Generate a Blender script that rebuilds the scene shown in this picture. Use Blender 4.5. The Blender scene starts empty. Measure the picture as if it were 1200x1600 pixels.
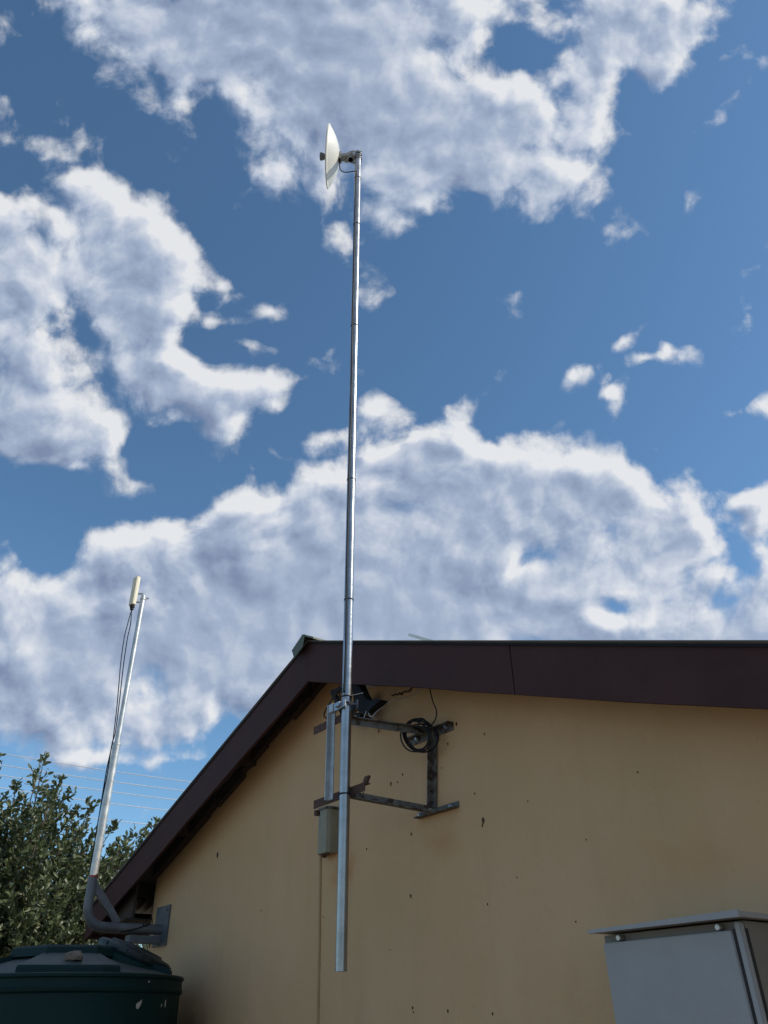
import bpy, bmesh, math, random
from mathutils import Vector, Matrix
random.seed(7)
R_ = math.radians
scene = bpy.context.scene
COL = scene.collection

# ------------------------------------------------------------------ camera
PITCH, ROLL = 33.64, -1.28
def cam_axes():
    p, r = R_(PITCH), R_(ROLL)
    F = Vector((0, math.cos(p), math.sin(p))); Rt = Vector((1, 0, 0)); U = Vector((0, -math.sin(p), math.cos(p)))
    return Rt*math.cos(r)+U*math.sin(r), -Rt*math.sin(r)+U*math.cos(r), F
CR, CU, CF = cam_axes()
cd = bpy.data.cameras.new('camera'); cam = bpy.data.objects.new('camera', cd); COL.objects.link(cam)
cam.matrix_world = Matrix(((CR.x, CU.x, -CF.x, 0), (CR.y, CU.y, -CF.y, 0), (CR.z, CU.z, -CF.z, 1.6), (0, 0, 0, 1)))
cd.sensor_fit = 'VERTICAL'; cd.sensor_height = 32; cd.lens = 32*1200/1600.0
cd.clip_start = 0.02; cd.clip_end = 5000
scene.camera = cam

# ------------------------------------------------------------------ frame of the house
ORI = Vector((0.16753, 4.1023, 0)); HU = Vector((0.617997, -0.786181, 0)); HN = Vector((-0.786181, -0.617997, 0)); UP = Vector((0, 0, 1))
def G(s, d, z): return ORI + HU*s + HN*d + UP*z
def pol(az, el, D):
    a = R_(az); return Vector((D*math.sin(a), D*math.cos(a), 1.6 + D*math.tan(R_(el))))

# ------------------------------------------------------------------ sun
sun_v = (HU*1.0 - HN*1.0 + UP*1.17).normalized()
SUN_EL = math.asin(sun_v.z); SUN_AZ = math.atan2(sun_v.x, sun_v.y)
sl = bpy.data.lights.new('sun', 'SUN'); sl.energy = 3.6; sl.angle = R_(0.53); sl.color = (1.0, 0.93, 0.82)
so = bpy.data.objects.new('sun', sl); COL.objects.link(so)
so.rotation_euler = sun_v.to_track_quat('Z', 'Y').to_euler()

# ------------------------------------------------------------------ view
scene.view_settings.view_transform = 'Standard'; scene.view_settings.look = 'None'
scene.view_settings.gamma = 1.0; scene.view_settings.exposure = 0.0; scene.view_settings.use_curve_mapping = False
try:
    scene.cycles.use_denoising = True; scene.cycles.max_bounces = 5; scene.cycles.diffuse_bounces = 3
except Exception: pass

# ------------------------------------------------------------------ world: Nishita sky with cumulus clouds by direction
world = bpy.data.worlds.new("World"); scene.world = world; world.use_nodes = True; world.cycles.sampling_method = 'MANUAL'; world.cycles.sample_map_resolution = 384
WT = world.node_tree
for nd in list(WT.nodes): WT.nodes.remove(nd)
def mk(nt, typ, **kw):
    nd = nt.nodes.new(typ)
    for k, v in kw.items():
        if k.startswith('i_'):
            key = k[2:]; key = int(key) if key.isdigit() else key
            nd.inputs[key].default_value = v
        else: setattr(nd, k, v)
    return nd
def lk(nt, a, b): nt.links.new(a, b)
def mth(nt, op, a, b=None, c=None, clamp=False):
    nd = nt.nodes.new('ShaderNodeMath'); nd.operation = op; nd.use_clamp = clamp
    for i, v in enumerate((a, b, c)):
        if v is None: continue
        if isinstance(v, (int, float)): nd.inputs[i].default_value = v
        else: nt.links.new(v, nd.inputs[i])
    return nd.outputs[0]
def ramp(nt, fac, stops, interp='LINEAR'):
    nd = nt.nodes.new('ShaderNodeValToRGB'); cr = nd.color_ramp; cr.interpolation = interp
    while len(cr.elements) > 1: cr.elements.remove(cr.elements[-1])
    cr.elements[0].position = stops[0][0]; cr.elements[0].color = tuple(stops[0][1])+(1,)
    for p, c in stops[1:]:
        e = cr.elements.new(p); e.color = tuple(c)+(1,)
    nt.links.new(fac, nd.inputs[0]); return nd.outputs[0]

# cumulus masses: centre x, y (down), radii, turn (deg), weight, on a tangent chart of the sky with 1200 units per tangent unit
BLOBS = [
 # great cloud overhead
 (200,10,110,60,-30,1),(350,60,170,110,-30,1),(500,120,190,140,-20,1),(640,160,150,120,0,1),(560,10,160,90,0,1),(700,230,140,80,0,1),(830,250,80,70,0,1),(760,180,60,50,0,.8),
 (880,120,55,60,0,.9),(938,165,32,50,0,.8),(870,295,50,36,0,.7),(645,320,40,50,0,.6),(842,45,22,25,0,.8),(410,270,70,30,-20,.45),(515,352,28,20,0,.5),(622,365,20,20,0,.4),(835,335,30,18,0,.5),(450,-90,300,120,0,1),
 (790,70,26,40,0,-.3),(985,120,22,40,20,-.4),(560,290,40,30,0,-.25),
 # upper right cloud
 (940,20,80,50,0,1),(1020,50,75,50,0,1),(1050,105,32,42,0,.9),(1110,20,80,30,20,.8),(975,85,40,26,0,.5),(1010,-70,160,80,0,1),(5,35,18,25,0,.7),
 # left clouds
 (25,215,40,18,0,.6),(95,240,52,38,-20,.85),(150,275,35,38,0,.7),(197,230,12,14,0,.4),(40,340,90,58,0,1),(20,405,70,55,0,.9),(180,340,90,42,-15,.95),(255,390,65,42,-20,.9),(300,405,35,28,0,.5),(355,437,26,18,-40,.5),
 (215,500,80,85,0,1.1),(240,590,60,48,0,1),(110,440,75,50,0,.75),(230,470,60,50,0,.6),(170,560,50,40,0,.5),(300,595,48,26,0,.7),(355,640,36,46,0,.9),(268,665,30,14,0,.6),(25,535,60,52,0,1),(80,610,75,55,-30,1),(135,690,52,36,0,.9),(45,700,50,30,0,.6),
 (90,665,75,50,-20,.8),(60,722,60,26,0,.8),(205,745,34,26,15,1.1),(145,530,20,75,30,-.6),(215,505,55,60,0,.6),(300,610,40,34,0,.6),(385,555,34,12,-20,.6),(350,440,34,22,-40,.6),(480,640,60,14,10,.45),(230,655,40,20,0,.6),(345,650,36,46,0,.6),(110,742,16,7,0,.5),(10,630,40,50,0,.6),(-60,450,90,200,0,1),(75,500,30,16,-35,-.4),(160,610,16,30,0,-.4),
 # middle wisps
 (420,492,40,20,25,1.0),(340,508,22,15,0,.75),(398,548,32,9,-20,.5),(465,600,76,24,12,1.0),(418,618,30,24,0,.9),(500,470,22,8,-40,.35),
 (735,605,46,24,20,.95),(715,658,60,26,40,.95),(645,682,75,24,0,.95),(590,642,40,20,0,.85),(508,686,40,15,0,.85),(435,710,14,8,0,.5),(630,712,60,13,0,.6),
 # small right clouds
 (985,543,38,11,35,.95),(1010,573,26,9,10,.75),(1052,552,13,15,0,.8),(888,597,21,20,0,.9),(950,625,22,8,0,.65),(1145,652,45,15,8,.95),(1195,645,18,14,0,.8),(825,595,32,7,25,.6),(850,660,25,9,0,.45),(672,402,12,12,0,.5),
 # long bank above the roof
 (430,775,80,34,10,.85),(365,795,36,26,0,.7),(555,790,110,55,0,1),(690,735,65,40,0,1),(780,725,75,42,0,.95),(895,735,95,42,0,1),(1000,755,75,42,0,1),(1078,790,42,34,0,.9),(700,820,170,80,0,1),(880,820,150,60,0,1),(1010,840,90,36,0,1),
 (1060,900,85,44,0,1),(1120,955,90,44,0,1.1),(1180,985,60,30,0,.8),(1110,870,50,40,0,.5),(1185,930,50,40,0,.8),(660,900,180,80,0,1),(770,935,150,55,0,1),(885,935,70,46,0,1),(600,980,200,60,0,1),(830,990,240,36,0,1),(1060,995,150,22,0,.9),
 (830,865,24,30,30,-.9),(960,950,30,12,0,-.7),(1140,880,40,22,-30,-.5),
 (18,900,48,38,0,1),(240,850,85,44,15,.85),(170,865,60,28,0,.7),(335,870,105,55,0,1),(455,860,80,55,0,1),(430,935,130,70,0,1),(300,960,160,70,0,1),(150,975,140,52,0,1),(60,985,100,70,0,1),
 (335,1030,165,70,0,1),(150,1080,140,52,0,1),(245,1135,105,38,0,.95),(50,1060,100,46,0,1),(500,1000,160,80,0,1),(75,1140,60,26,0,1.1),(120,1180,130,20,0,.85),(135,1190,80,11,0,.6),(238,1202,34,12,0,.65),(440,828,22,9,0,-.6),(105,868,36,22,0,-.5),(300,1185,60,10,0,.4),
 (1190,820,36,42,0,.95),(1170,788,24,13,0,.7),(700,1060,300,50,0,.8),
 # beyond the frame
 (1500,300,220,160,20,1),(-400,400,220,140,0,1),(-350,860,240,140,0,1),(1450,800,200,120,0,1),(600,-340,480,140,0,1),(1300,-250,240,140,0,.9)]
WARP_S, WARP_A, CAP, NA, PA = 6.0, .055, 1.28, 2.4, .9
grp = bpy.data.node_groups.new('cloud_density', 'ShaderNodeTree')
grp.interface.new_socket(name='Vector', in_out='INPUT', socket_type='NodeSocketVector')
grp.interface.new_socket(name='Density', in_out='OUTPUT', socket_type='NodeSocketFloat')
grp.interface.new_socket(name='Body', in_out='OUTPUT', socket_type='NodeSocketFloat')
grp.interface.new_socket(name='Relief', in_out='OUTPUT', socket_type='NodeSocketFloat')
gi = grp.nodes.new('NodeGroupInput'); go = grp.nodes.new('NodeGroupOutput')
wn = mk(grp, 'ShaderNodeTexNoise', noise_dimensions='2D', i_Scale=WARP_S, i_Detail=3.0, i_Roughness=0.5); lk(grp, gi.outputs[0], wn.inputs['Vector'])
wsub = mk(grp, 'ShaderNodeVectorMath', operation='SUBTRACT', i_1=(.5, .5, .5)); lk(grp, wn.outputs['Color'], wsub.inputs[0])
wsc = mk(grp, 'ShaderNodeVectorMath', operation='MULTIPLY', i_1=(WARP_A, WARP_A, 0)); lk(grp, wsub.outputs[0], wsc.inputs[0])
wad = mk(grp, 'ShaderNodeVectorMath', operation='ADD'); lk(grp, gi.outputs[0], wad.inputs[0]); lk(grp, wsc.outputs[0], wad.inputs[1])
acc = None
for (x, y, rx, ry, rot, w) in BLOBS:
    mp = mk(grp, 'ShaderNodeMapping', vector_type='TEXTURE'); mp.inputs['Location'].default_value = ((x-600)/1200, (800-y)/1200, 0)
    mp.inputs['Rotation'].default_value = (0, 0, R_(rot)); mp.inputs['Scale'].default_value = (rx*1.8/1200, ry*1.8/1200, 1)
    lk(grp, wad.outputs[0], mp.inputs['Vector'])
    gr = mk(grp, 'ShaderNodeTexGradient', gradient_type='SPHERICAL'); lk(grp, mp.outputs[0], gr.inputs[0])
    acc = mth(grp, 'MULTIPLY', gr.outputs['Fac'], w) if acc is None else mth(grp, 'MULTIPLY_ADD', gr.outputs['Fac'], w, acc)
n1 = mk(grp, 'ShaderNodeTexNoise', noise_dimensions='2D', i_Scale=8.0, i_Detail=8.0, i_Roughness=0.6); lk(grp, wad.outputs[0], n1.inputs['Vector'])
n3 = mk(grp, 'ShaderNodeTexNoise', noise_dimensions='2D', i_Scale=8.0, i_Detail=1.5, i_Roughness=0.5); lk(grp, wad.outputs[0], n3.inputs['Vector'])
# billows: round cells at several sizes, wobbled a little so that no cell wall stays straight
w2 = mk(grp, 'ShaderNodeTexNoise', noise_dimensions='2D', i_Scale=30.0, i_Detail=3.0); lk(grp, gi.outputs[0], w2.inputs['Vector'])
w2s = mk(grp, 'ShaderNodeVectorMath', operation='MULTIPLY_ADD', i_1=(.03, .03, 0), i_2=(-.015, -.015, 0)); lk(grp, w2.outputs['Color'], w2s.inputs[0])
w2a = mk(grp, 'ShaderNodeVectorMath', operation='ADD'); lk(grp, wad.outputs[0], w2a.inputs[0]); lk(grp, w2s.outputs[0], w2a.inputs[1])
vo = mk(grp, 'ShaderNodeTexVoronoi', voronoi_dimensions='2D', feature='F1', i_Scale=9.0, i_Detail=2.5, i_Roughness=0.55, i_Randomness=1.0); lk(grp, w2a.outputs[0], vo.inputs['Vector'])
puff = mth(grp, 'SUBTRACT', .50, vo.outputs['Distance'])
soft = mth(grp, 'MINIMUM', acc, CAP)
calm = mk(grp, 'ShaderNodeMapRange'); lk(grp, acc, calm.inputs[0]); calm.inputs[1].default_value = 1.1; calm.inputs[2].default_value = 2.6; calm.inputs[3].default_value = 1.0; calm.inputs[4].default_value = .36
nz = mth(grp, 'ADD', mth(grp, 'MULTIPLY', mth(grp, 'SUBTRACT', n1.outputs['Fac'], .5), NA), mth(grp, 'MULTIPLY', puff, PA))
lk(grp, mth(grp, 'MULTIPLY_ADD', nz, calm.outputs[0], soft), go.inputs[0]); lk(grp, nz, go.inputs[2])
lk(grp, mth(grp, 'MULTIPLY_ADD', mth(grp, 'SUBTRACT', n3.outputs['Fac'], .5), 1.7, mth(grp, 'MINIMUM', acc, 1.6)), go.inputs[1])

geo = WT.nodes.new('ShaderNodeTexCoord')
def dot(v):
    nd = mk(WT, 'ShaderNodeVectorMath', operation='DOT_PRODUCT', i_1=tuple(v)); lk(WT, geo.outputs['Generated'], nd.inputs[0]); return nd.outputs['Value']
AX, AY, AF = Vector((0.99975, 0.01237, -0.0186)), Vector((0.0223, -0.55384, 0.83233)), Vector((0, 0.83254, 0.55397))   # tangent chart turned to the cloudy part of the sky
den = mth(WT, 'MAXIMUM', dot(AF), 0.08)
cmb = WT.nodes.new('ShaderNodeCombineXYZ')
lk(WT, mth(WT, 'DIVIDE', dot(AX), den), cmb.inputs[0]); lk(WT, mth(WT, 'DIVIDE', dot(AY), den), cmb.inputs[1])
def density(vec):
    g = WT.nodes.new('ShaderNodeGroup'); g.node_tree = grp; lk(WT, vec, g.inputs[0]); return g.outputs
D0, S0, N0 = density(cmb.outputs[0])
off = mk(WT, 'ShaderNodeVectorMath', operation='ADD', i_1=(.014, .016, 0)); lk(WT, cmb.outputs[0], off.inputs[0])
D1, S1, N1 = density(off.outputs[0])
def smooth(val, a, b):
    nd = mk(WT, 'ShaderNodeMapRange', interpolation_type='SMOOTHSTEP'); lk(WT, val, nd.inputs['Value']); nd.inputs['From Min'].default_value = a; nd.inputs['From Max'].default_value = b; return nd.outputs[0]
mask = mth(WT, 'MULTIPLY', smooth(D0, .12, .86), .97)
lit = mth(WT, 'MULTIPLY', mth(WT, 'SUBTRACT', S0, S1), .5)
fine = mth(WT, 'MULTIPLY', mth(WT, 'ADD', mth(WT, 'MULTIPLY', mth(WT, 'SUBTRACT', N0, N1), .28), mth(WT, 'SUBTRACT', D0, D1)), .52)
bright = mth(WT, 'ADD', mth(WT, 'SUBTRACT', .84, mth(WT, 'MULTIPLY', smooth(S0, .7, 1.9), .48)), mth(WT, 'ADD', lit, fine), None, True)
# thick sunless cloud is grey-violet, sunlit edges nearly white (radiances before the 0.1 strength)
ccol = ramp(WT, bright, [(0, (1.5, 1.95, 2.95)), (.45, (2.7, 3.25, 4.3)), (.8, (4.5, 4.85, 5.5)), (1, (5.7, 5.8, 6.0))])
sky = mk(WT, 'ShaderNodeTexSky', sky_type='NISHITA'); sky.sun_disc = False; sky.sun_elevation = SUN_EL; sky.sun_rotation = SUN_AZ
sky.altitude = 1200; sky.air_density = 1.0; sky.dust_density = 0.6; sky.ozone_density = 2.0
mix = WT.nodes.new('ShaderNodeMix'); mix.data_type = 'RGBA'
tint = mk(WT, 'ShaderNodeVectorMath', operation='MULTIPLY', i_1=(.80, 1.03, 1.07)); lk(WT, sky.outputs[0], tint.inputs[0])
# unseen scattered cumulus added behind the photographer to whiten the ambient light
cb2 = WT.nodes.new('ShaderNodeCombineXYZ'); sepn = WT.nodes.new('ShaderNodeSeparateXYZ'); lk(WT, geo.outputs['Generated'], sepn.inputs[0])
zz = mth(WT, 'MAXIMUM', mth(WT, 'ADD', sepn.outputs[2], .12), .1)
lk(WT, mth(WT, 'DIVIDE', sepn.outputs[0], zz), cb2.inputs[0]); lk(WT, mth(WT, 'DIVIDE', sepn.outputs[1], zz), cb2.inputs[1])
gn = mk(WT, 'ShaderNodeTexNoise', i_Scale=1.1, i_Detail=8.0, i_Roughness=.55); lk(WT, cb2.outputs[0], gn.inputs['Vector'])
mback = mth(WT, 'MULTIPLY', smooth(gn.outputs['Fac'], .47, .62), mth(WT, 'SUBTRACT', 1., smooth(dot(AF), .25, .5)))
mask = mth(WT, 'MAXIMUM', mask, mback)
lk(WT, mask, mix.inputs[0]); lk(WT, tint.outputs[0], mix.inputs[6]); lk(WT, ccol, mix.inputs[7])
bg = WT.nodes.new('ShaderNodeBackground'); bg.inputs[1].default_value = 0.14; lk(WT, mix.outputs[2], bg.inputs[0])
wo = WT.nodes.new('ShaderNodeOutputWorld'); lk(WT, bg.outputs[0], wo.inputs[0])

# ------------------------------------------------------------------ materials
def mat(name, col, rough=.6, metal=0., var=.15, scale=6., bump=0., bscale=40., spots=None, rust=None, spec=.5):
    m = bpy.data.materials.new(name); m.use_nodes = True; nt = m.node_tree; b = nt.nodes['Principled BSDF']
    tc = nt.nodes.new('ShaderNodeTexCoord'); v = tc.outputs['Object']
    n = mk(nt, 'ShaderNodeTexNoise', i_Scale=scale, i_Detail=6.0, i_Roughness=.6); lk(nt, v, n.inputs['Vector'])
    lo = tuple(c*(1-var) for c in col); hi = tuple(min(1, c*(1+var)) for c in col)
    c = ramp(nt, n.outputs['Fac'], [(.3, lo), (.7, hi)])
    if rust:   # (colour, threshold, scale)
        rn = mk(nt, 'ShaderNodeTexNoise', i_Scale=rust[2], i_Detail=8.0, i_Roughness=.7); lk(nt, v, rn.inputs['Vector'])
        f = mk(nt, 'ShaderNodeMapRange'); lk(nt, rn.outputs['Fac'], f.inputs[0]); f.inputs[1].default_value = rust[1]; f.inputs[2].default_value = rust[1]+.08
        mx = nt.nodes.new('ShaderNodeMix'); mx.data_type = 'RGBA'; lk(nt, f.outputs[0], mx.inputs[0]); lk(nt, c, mx.inputs[6]); mx.inputs[7].default_value = rust[0]+(1,); c = mx.outputs[2]
        if metal > 0: lk(nt, mth(nt, 'MULTIPLY', mth(nt, 'SUBTRACT', 1., f.outputs[0]), metal), b.inputs['Metallic'])
    elif metal > 0: b.inputs['Metallic'].default_value = metal
    lk(nt, c, b.inputs['Base Color'])
    rr = mk(nt, 'ShaderNodeMapRange'); lk(nt, n.outputs['Fac'], rr.inputs[0]); rr.inputs[3].default_value = max(.03, rough-.08); rr.inputs[4].default_value = min(1, rough+.08)
    lk(nt, rr.outputs[0], b.inputs['Roughness'])
    b.inputs['Specular IOR Level'].default_value = spec
    if bump > 0:
        bn = mk(nt, 'ShaderNodeTexNoise', i_Scale=bscale, i_Detail=5.0, i_Roughness=.6); lk(nt, v, bn.inputs['Vector'])
        bp = nt.nodes.new('ShaderNodeBump'); bp.inputs['Strength'].default_value = bump; bp.inputs['Distance'].default_value = .004
        lk(nt, bn.outputs['Fac'], bp.inputs['Height']); lk(nt, bp.outputs[0], b.inputs['Normal'])
    return m
M = {}
M['galv'] = mat('galvanised_steel', (.34, .355, .37), .33, 1., .22, 11, .2, 60)
M['galv_old'] = mat('weathered_steel', (.55, .55, .53), .45, .8, .25, 14, .2, 60, rust=((.22, .12, .07), .72, 9))
M['dark_steel'] = mat('dark_grey_steel', (.14, .15, .165), .5, .2, .25, 12, .2, 50, rust=((.16, .08, .06), .72, 10))  # darker grey than the pipes above the joint
M['angle'] = mat('worn_angle_iron', (.15, .145, .135), .6, .3, .35, 22, .3, 60, rust=((.05, .03, .022), .50, 20), spec=.3)
M['angle_rust'] = mat('rusty_angle_iron', (.085, .045, .035), .85, 0, .4, 25, .4, 60, rust=((.05, .03, .025), .55, 30))
M['angle_grey'] = mat('grey_angle_iron', (.22, .245, .27), .5, .3, .25, 16, .2, 60, rust=((.10, .06, .045), .66, 18))
M['barge'] = mat('maroon_painted_board', (.058, .027, .026), .7, 0, .16, 4, .3, 30, spec=.2)
M['black'] = mat('black_plastic', (.010, .010, .011), .5, 0, .2, spec=.3)
M['blackm'] = mat('black_metal', (.012, .012, .013), .7, 0, .3, 20, spec=.2)
M['white'] = mat('white_plastic', (.78, .77, .71), .4, 0, .05, 8)
M['cream'] = mat('yellowed_plastic', (.74, .68, .5), .5, 0, .08, 12)
M['feed'] = mat('feed_plastic', (.16, .15, .16), .5, 0, .1)
M['cast'] = mat('cast_bracket', (.3, .3, .27), .45, .6, .25, 30)
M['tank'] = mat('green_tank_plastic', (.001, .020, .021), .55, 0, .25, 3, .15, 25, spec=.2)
M['tanktop'] = mat('tank_plastic_sheen_dust', (.055, .070, .068), .6, 0, .25, 5, .15, 25)  # top panels greyer: sky sheen and dust painted into the colour
M['lid'] = mat('dark_green_lid', (.006, .018, .022), .5, 0, .25, 6, .15, 25)
M['angle_light'] = mat('pale_galvanised_angle', (.40, .44, .47), .45, .35, .2, 14, .2, 60, rust=((.12, .075, .05), .70, 18))
M['plate_steel'] = mat('dull_plate_steel', (.13, .145, .16), .6, .2, .2, 16, .2, 60, rust=((.10, .06, .045), .68, 18), spec=.3)
M['stone'] = mat('stone', (.17, .135, .11), .9, 0, .25, 30, .8, 60)
M['timber'] = mat('dark_timber', (.05, .037, .03), .85, 0, .3, 15, .4, 30)
M['roofing'] = mat('bare_roof_steel', (.42, .42, .42), .5, .3, .15, 4)
M['sheet'] = mat('green_roof_sheet', (.095, .11, .07), .5, .1, .2, 4)
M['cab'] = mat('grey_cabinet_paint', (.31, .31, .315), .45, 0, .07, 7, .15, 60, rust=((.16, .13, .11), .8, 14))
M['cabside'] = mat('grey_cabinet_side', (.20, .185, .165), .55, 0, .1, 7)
M['rubber'] = mat('rubber_seal', (.02, .02, .02), .7)
M['red'] = mat('red_tape', (.35, .05, .03), .6)
M['bark'] = mat('bark', (.16, .12, .09), .9, 0, .3, 20, .6, 40)
M['box'] = mat('grey_plastic_box', (.27, .255, .19), .65, 0, .15, 12, .2, 60, rust=((.14, .075, .05), .66, 16))
M['wire'] = mat('aluminium_wire', (.8, .8, .8), .35, .6, .05)
M['pale'] = mat('pale_cable', (.45, .43, .4), .6)
M['chip'] = mat('chipped_plaster', (.055, .036, .022), .9, 0, .3, 40)
M['conduit'] = mat('painted_conduit', (.38, .25, .125), .75, 0, .15, 10)

def leafmat(name, c0, c1, c2):
    m = bpy.data.materials.new(name); m.use_nodes = True; nt = m.node_tree; b = nt.nodes['Principled BSDF']
    g = nt.nodes.new('ShaderNodeNewGeometry')
    c = ramp(nt, g.outputs['Random Per Island'], [(0, c0), (.55, c1), (1, c2)])
    bf = nt.nodes.new('ShaderNodeMix'); bf.data_type = 'RGBA'; lk(nt, mth(nt, 'MULTIPLY', g.outputs['Backfacing'], .45), bf.inputs[0]); lk(nt, c, bf.inputs[6]); bf.inputs[7].default_value = (.17, .19, .10, 1)
    lk(nt, bf.outputs[2], b.inputs['Base Color']); b.inputs['Roughness'].default_value = .42
    tr = nt.nodes.new('ShaderNodeBsdfTranslucent'); lk(nt, c, tr.inputs[0])
    ms = nt.nodes.new('ShaderNodeMixShader'); ms.inputs[0].default_value = .3
    out = nt.nodes['Material Output']; lk(nt, b.outputs[0], ms.inputs[1]); lk(nt, tr.outputs[0], ms.inputs[2]); lk(nt, ms.outputs[0], out.inputs[0])
    return m
M['leaf'] = leafmat('leaves', (.035, .055, .020), (.085, .110, .040), (.175, .19, .08))

# wall paint: warm cream with faint streaks, damp at the foot, soot near the old dish mount
def wallmat():
    m = bpy.data.materials.new('cream_wall_paint'); m.use_nodes = True; nt = m.node_tree; b = nt.nodes['Principled BSDF']
    tc = nt.nodes.new('ShaderNodeTexCoord'); v = tc.outputs['Object']     # object space = house frame: x along wall, z up
    n = mk(nt, 'ShaderNodeTexNoise', i_Scale=1.3, i_Detail=6.0, i_Roughness=.6); lk(nt, v, n.inputs['Vector'])
    c = ramp(nt, n.outputs['Fac'], [(.3, (.55, .37, .195)), (.5, (.59, .39, .215)), (.7, (.62, .415, .245))])
    mp = mk(nt, 'ShaderNodeMapping'); mp.inputs['Scale'].default_value = (5, 5, .5); lk(nt, v, mp.inputs[0])
    st = mk(nt, 'ShaderNodeTexNoise', i_Scale=1.6, i_Detail=7.0, i_Roughness=.65); lk(nt, mp.outputs[0], st.inputs['Vector'])
    def mul(c, fac, col):
        x = nt.nodes.new('ShaderNodeMix'); x.data_type = 'RGBA'; x.blend_type = 'MULTIPLY'; lk(nt, fac, x.inputs[0]); lk(nt, c, x.inputs[6]); x.inputs[7].default_value = col+(1,); return x.outputs[2]
    def rng(val, a, b_, lo=0., hi=1.):
        x = mk(nt, 'ShaderNodeMapRange'); lk(nt, val, x.inputs[0]); x.inputs[1].default_value = a; x.inputs[2].default_value = b_; x.inputs[3].default_value = lo; x.inputs[4].default_value = hi; return x.outputs[0]
    c = mul(c, rng(st.outputs['Fac'], .52, .8, 0, .25), (.72, .70, .66))
    fn = mk(nt, 'ShaderNodeTexNoise', i_Scale=38., i_Detail=6.0, i_Roughness=.7); lk(nt, v, fn.inputs['Vector'])
    c = mul(c, rng(fn.outputs['Fac'], .60, .72, 0, .4), (.6, .55, .5))
    def blot(c, x, z, rx, rz, col, k, turn=0):
        p = mk(nt, 'ShaderNodeMapping', vector_type='TEXTURE'); p.inputs['Location'].default_value = (x, 0, z); p.inputs['Rotation'].default_value = (0, R_(turn), 0); p.inputs['Scale'].default_value = (rx, 3, rz)
        w = mk(nt, 'ShaderNodeTexNoise', i_Scale=9., i_Detail=6.0); lk(nt, v, w.inputs['Vector'])
        w1 = mk(nt, 'ShaderNodeVectorMath', operation='MULTIPLY_ADD', i_1=(.16, 0, .16), i_2=(-.08, 0, -.08)); lk(nt, w.outputs['Color'], w1.inputs[0])
        w2 = mk(nt, 'ShaderNodeVectorMath', operation='ADD'); lk(nt, v, w2.inputs[0]); lk(nt, w1.outputs[0], w2.inputs[1]); lk(nt, w2.outputs[0], p.inputs[0])
        g = mk(nt, 'ShaderNodeTexGradient', gradient_type='QUADRATIC_SPHERE'); lk(nt, p.outputs[0], g.inputs[0])
        return mul(c, mth(nt, 'MULTIPLY', g.outputs['Fac'], k, None, True), col)
    c = blot(c, -2.45, 1.45, .6, .45, (.16, .16, .15), 1.6)
    c = blot(c, -.42, 3.15, .34, .22, (.25, .2, .18), 1.6)
    c = blot(c, -.70, 2.32, .20, .22, (.72, .45, .22), .9)
    c = blot(c, .13, 2.33, .26, .17, (.82, .66, .5), .6)
    c = blot(c, -.55, 1.5, .12, .9, (.86, .84, .8), .8)
    c = blot(c, 1.5, 2.05, .9, .25, (1., .86, .74), .7)
    lk(nt, c, b.inputs['Base Color']); b.inputs['Roughness'].default_value = .8; b.inputs['Specular IOR Level'].default_value = .25
    bn = mk(nt, 'ShaderNodeTexNoise', i_Scale=70., i_Detail=6.0, i_Roughness=.65); lk(nt, v, bn.inputs['Vector'])
    bl = mk(nt, 'ShaderNodeTexNoise', i_Scale=5., i_Detail=3.0); lk(nt, v, bl.inputs['Vector'])
    h = mth(nt, 'ADD', bn.outputs['Fac'], mth(nt, 'MULTIPLY', bl.outputs['Fac'], 3.))
    bp = nt.nodes.new('ShaderNodeBump'); bp.inputs['Strength'].default_value = .5; bp.inputs['Distance'].default_value = .004
    lk(nt, h, bp.inputs['Height']); lk(nt, bp.outputs[0], b.inputs['Normal'])
    return m
M['wall'] = wallmat()
def groundmat():
    m = bpy.data.materials.new('dry_earth'); m.use_nodes = True; nt = m.node_tree; b = nt.nodes['Principled BSDF']
    tc = nt.nodes.new('ShaderNodeTexCoord'); v = tc.outputs['Object']
    n = mk(nt, 'ShaderNodeTexNoise', i_Scale=.35, i_Detail=9.0, i_Roughness=.65); lk(nt, v, n.inputs['Vector'])
    c = ramp(nt, n.outputs['Fac'], [(.3, (.17, .12, .075)), (.5, (.25, .18, .115)), (.62, (.19, .16, .085)), (.75, (.09, .105, .045))])
    lk(nt, c, b.inputs['Base Color']); b.inputs['Roughness'].default_value = .95
    return m
M['ground'] = groundmat()

# ------------------------------------------------------------------ object helpers
def world_loc(o):
    v = Vector((0, 0, 0))
    while o is not None: v = v + o.location; o = o.parent
    return v
def obj(name, bm, m, parent=None, origin=None, smooth=False):
    me = bpy.data.meshes.new(name); bmesh.ops.recalc_face_normals(bm, faces=bm.faces)
    base = world_loc(parent) if parent is not None else (Vector(origin) if origin is not None else Vector((0, 0, 0)))
    bmesh.ops.translate(bm, verts=bm.verts, vec=-base)
    bm.to_mesh(me); bm.free()
    for mm in (m if isinstance(m, (list, tuple)) else [m]): me.materials.append(mm)
    if smooth: me.shade_smooth() if hasattr(me, 'shade_smooth') else [setattr(p, 'use_smooth', True) for p in me.polygons]
    if smooth == 'auto':
        try: me.set_sharp_from_angle(angle=R_(35))
        except Exception: pass
    o = bpy.data.objects.new(name, me); COL.objects.link(o)
    if parent is not None: o.parent = parent
    else: o.location = base
    return o
def tag(o, label=None, cat=None, group=None, kind=None):
    if label: o['label'] = label
    if cat: o['category'] = cat
    if group: o['group'] = group
    if kind: o['kind'] = kind
    return o
def thing(name, loc, label, cat, group=None):
    o = bpy.data.objects.new(name, None); COL.objects.link(o); o.location = loc; o.empty_display_size = .1
    return tag(o, label, cat, group)
def NB(): return bmesh.new()
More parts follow.
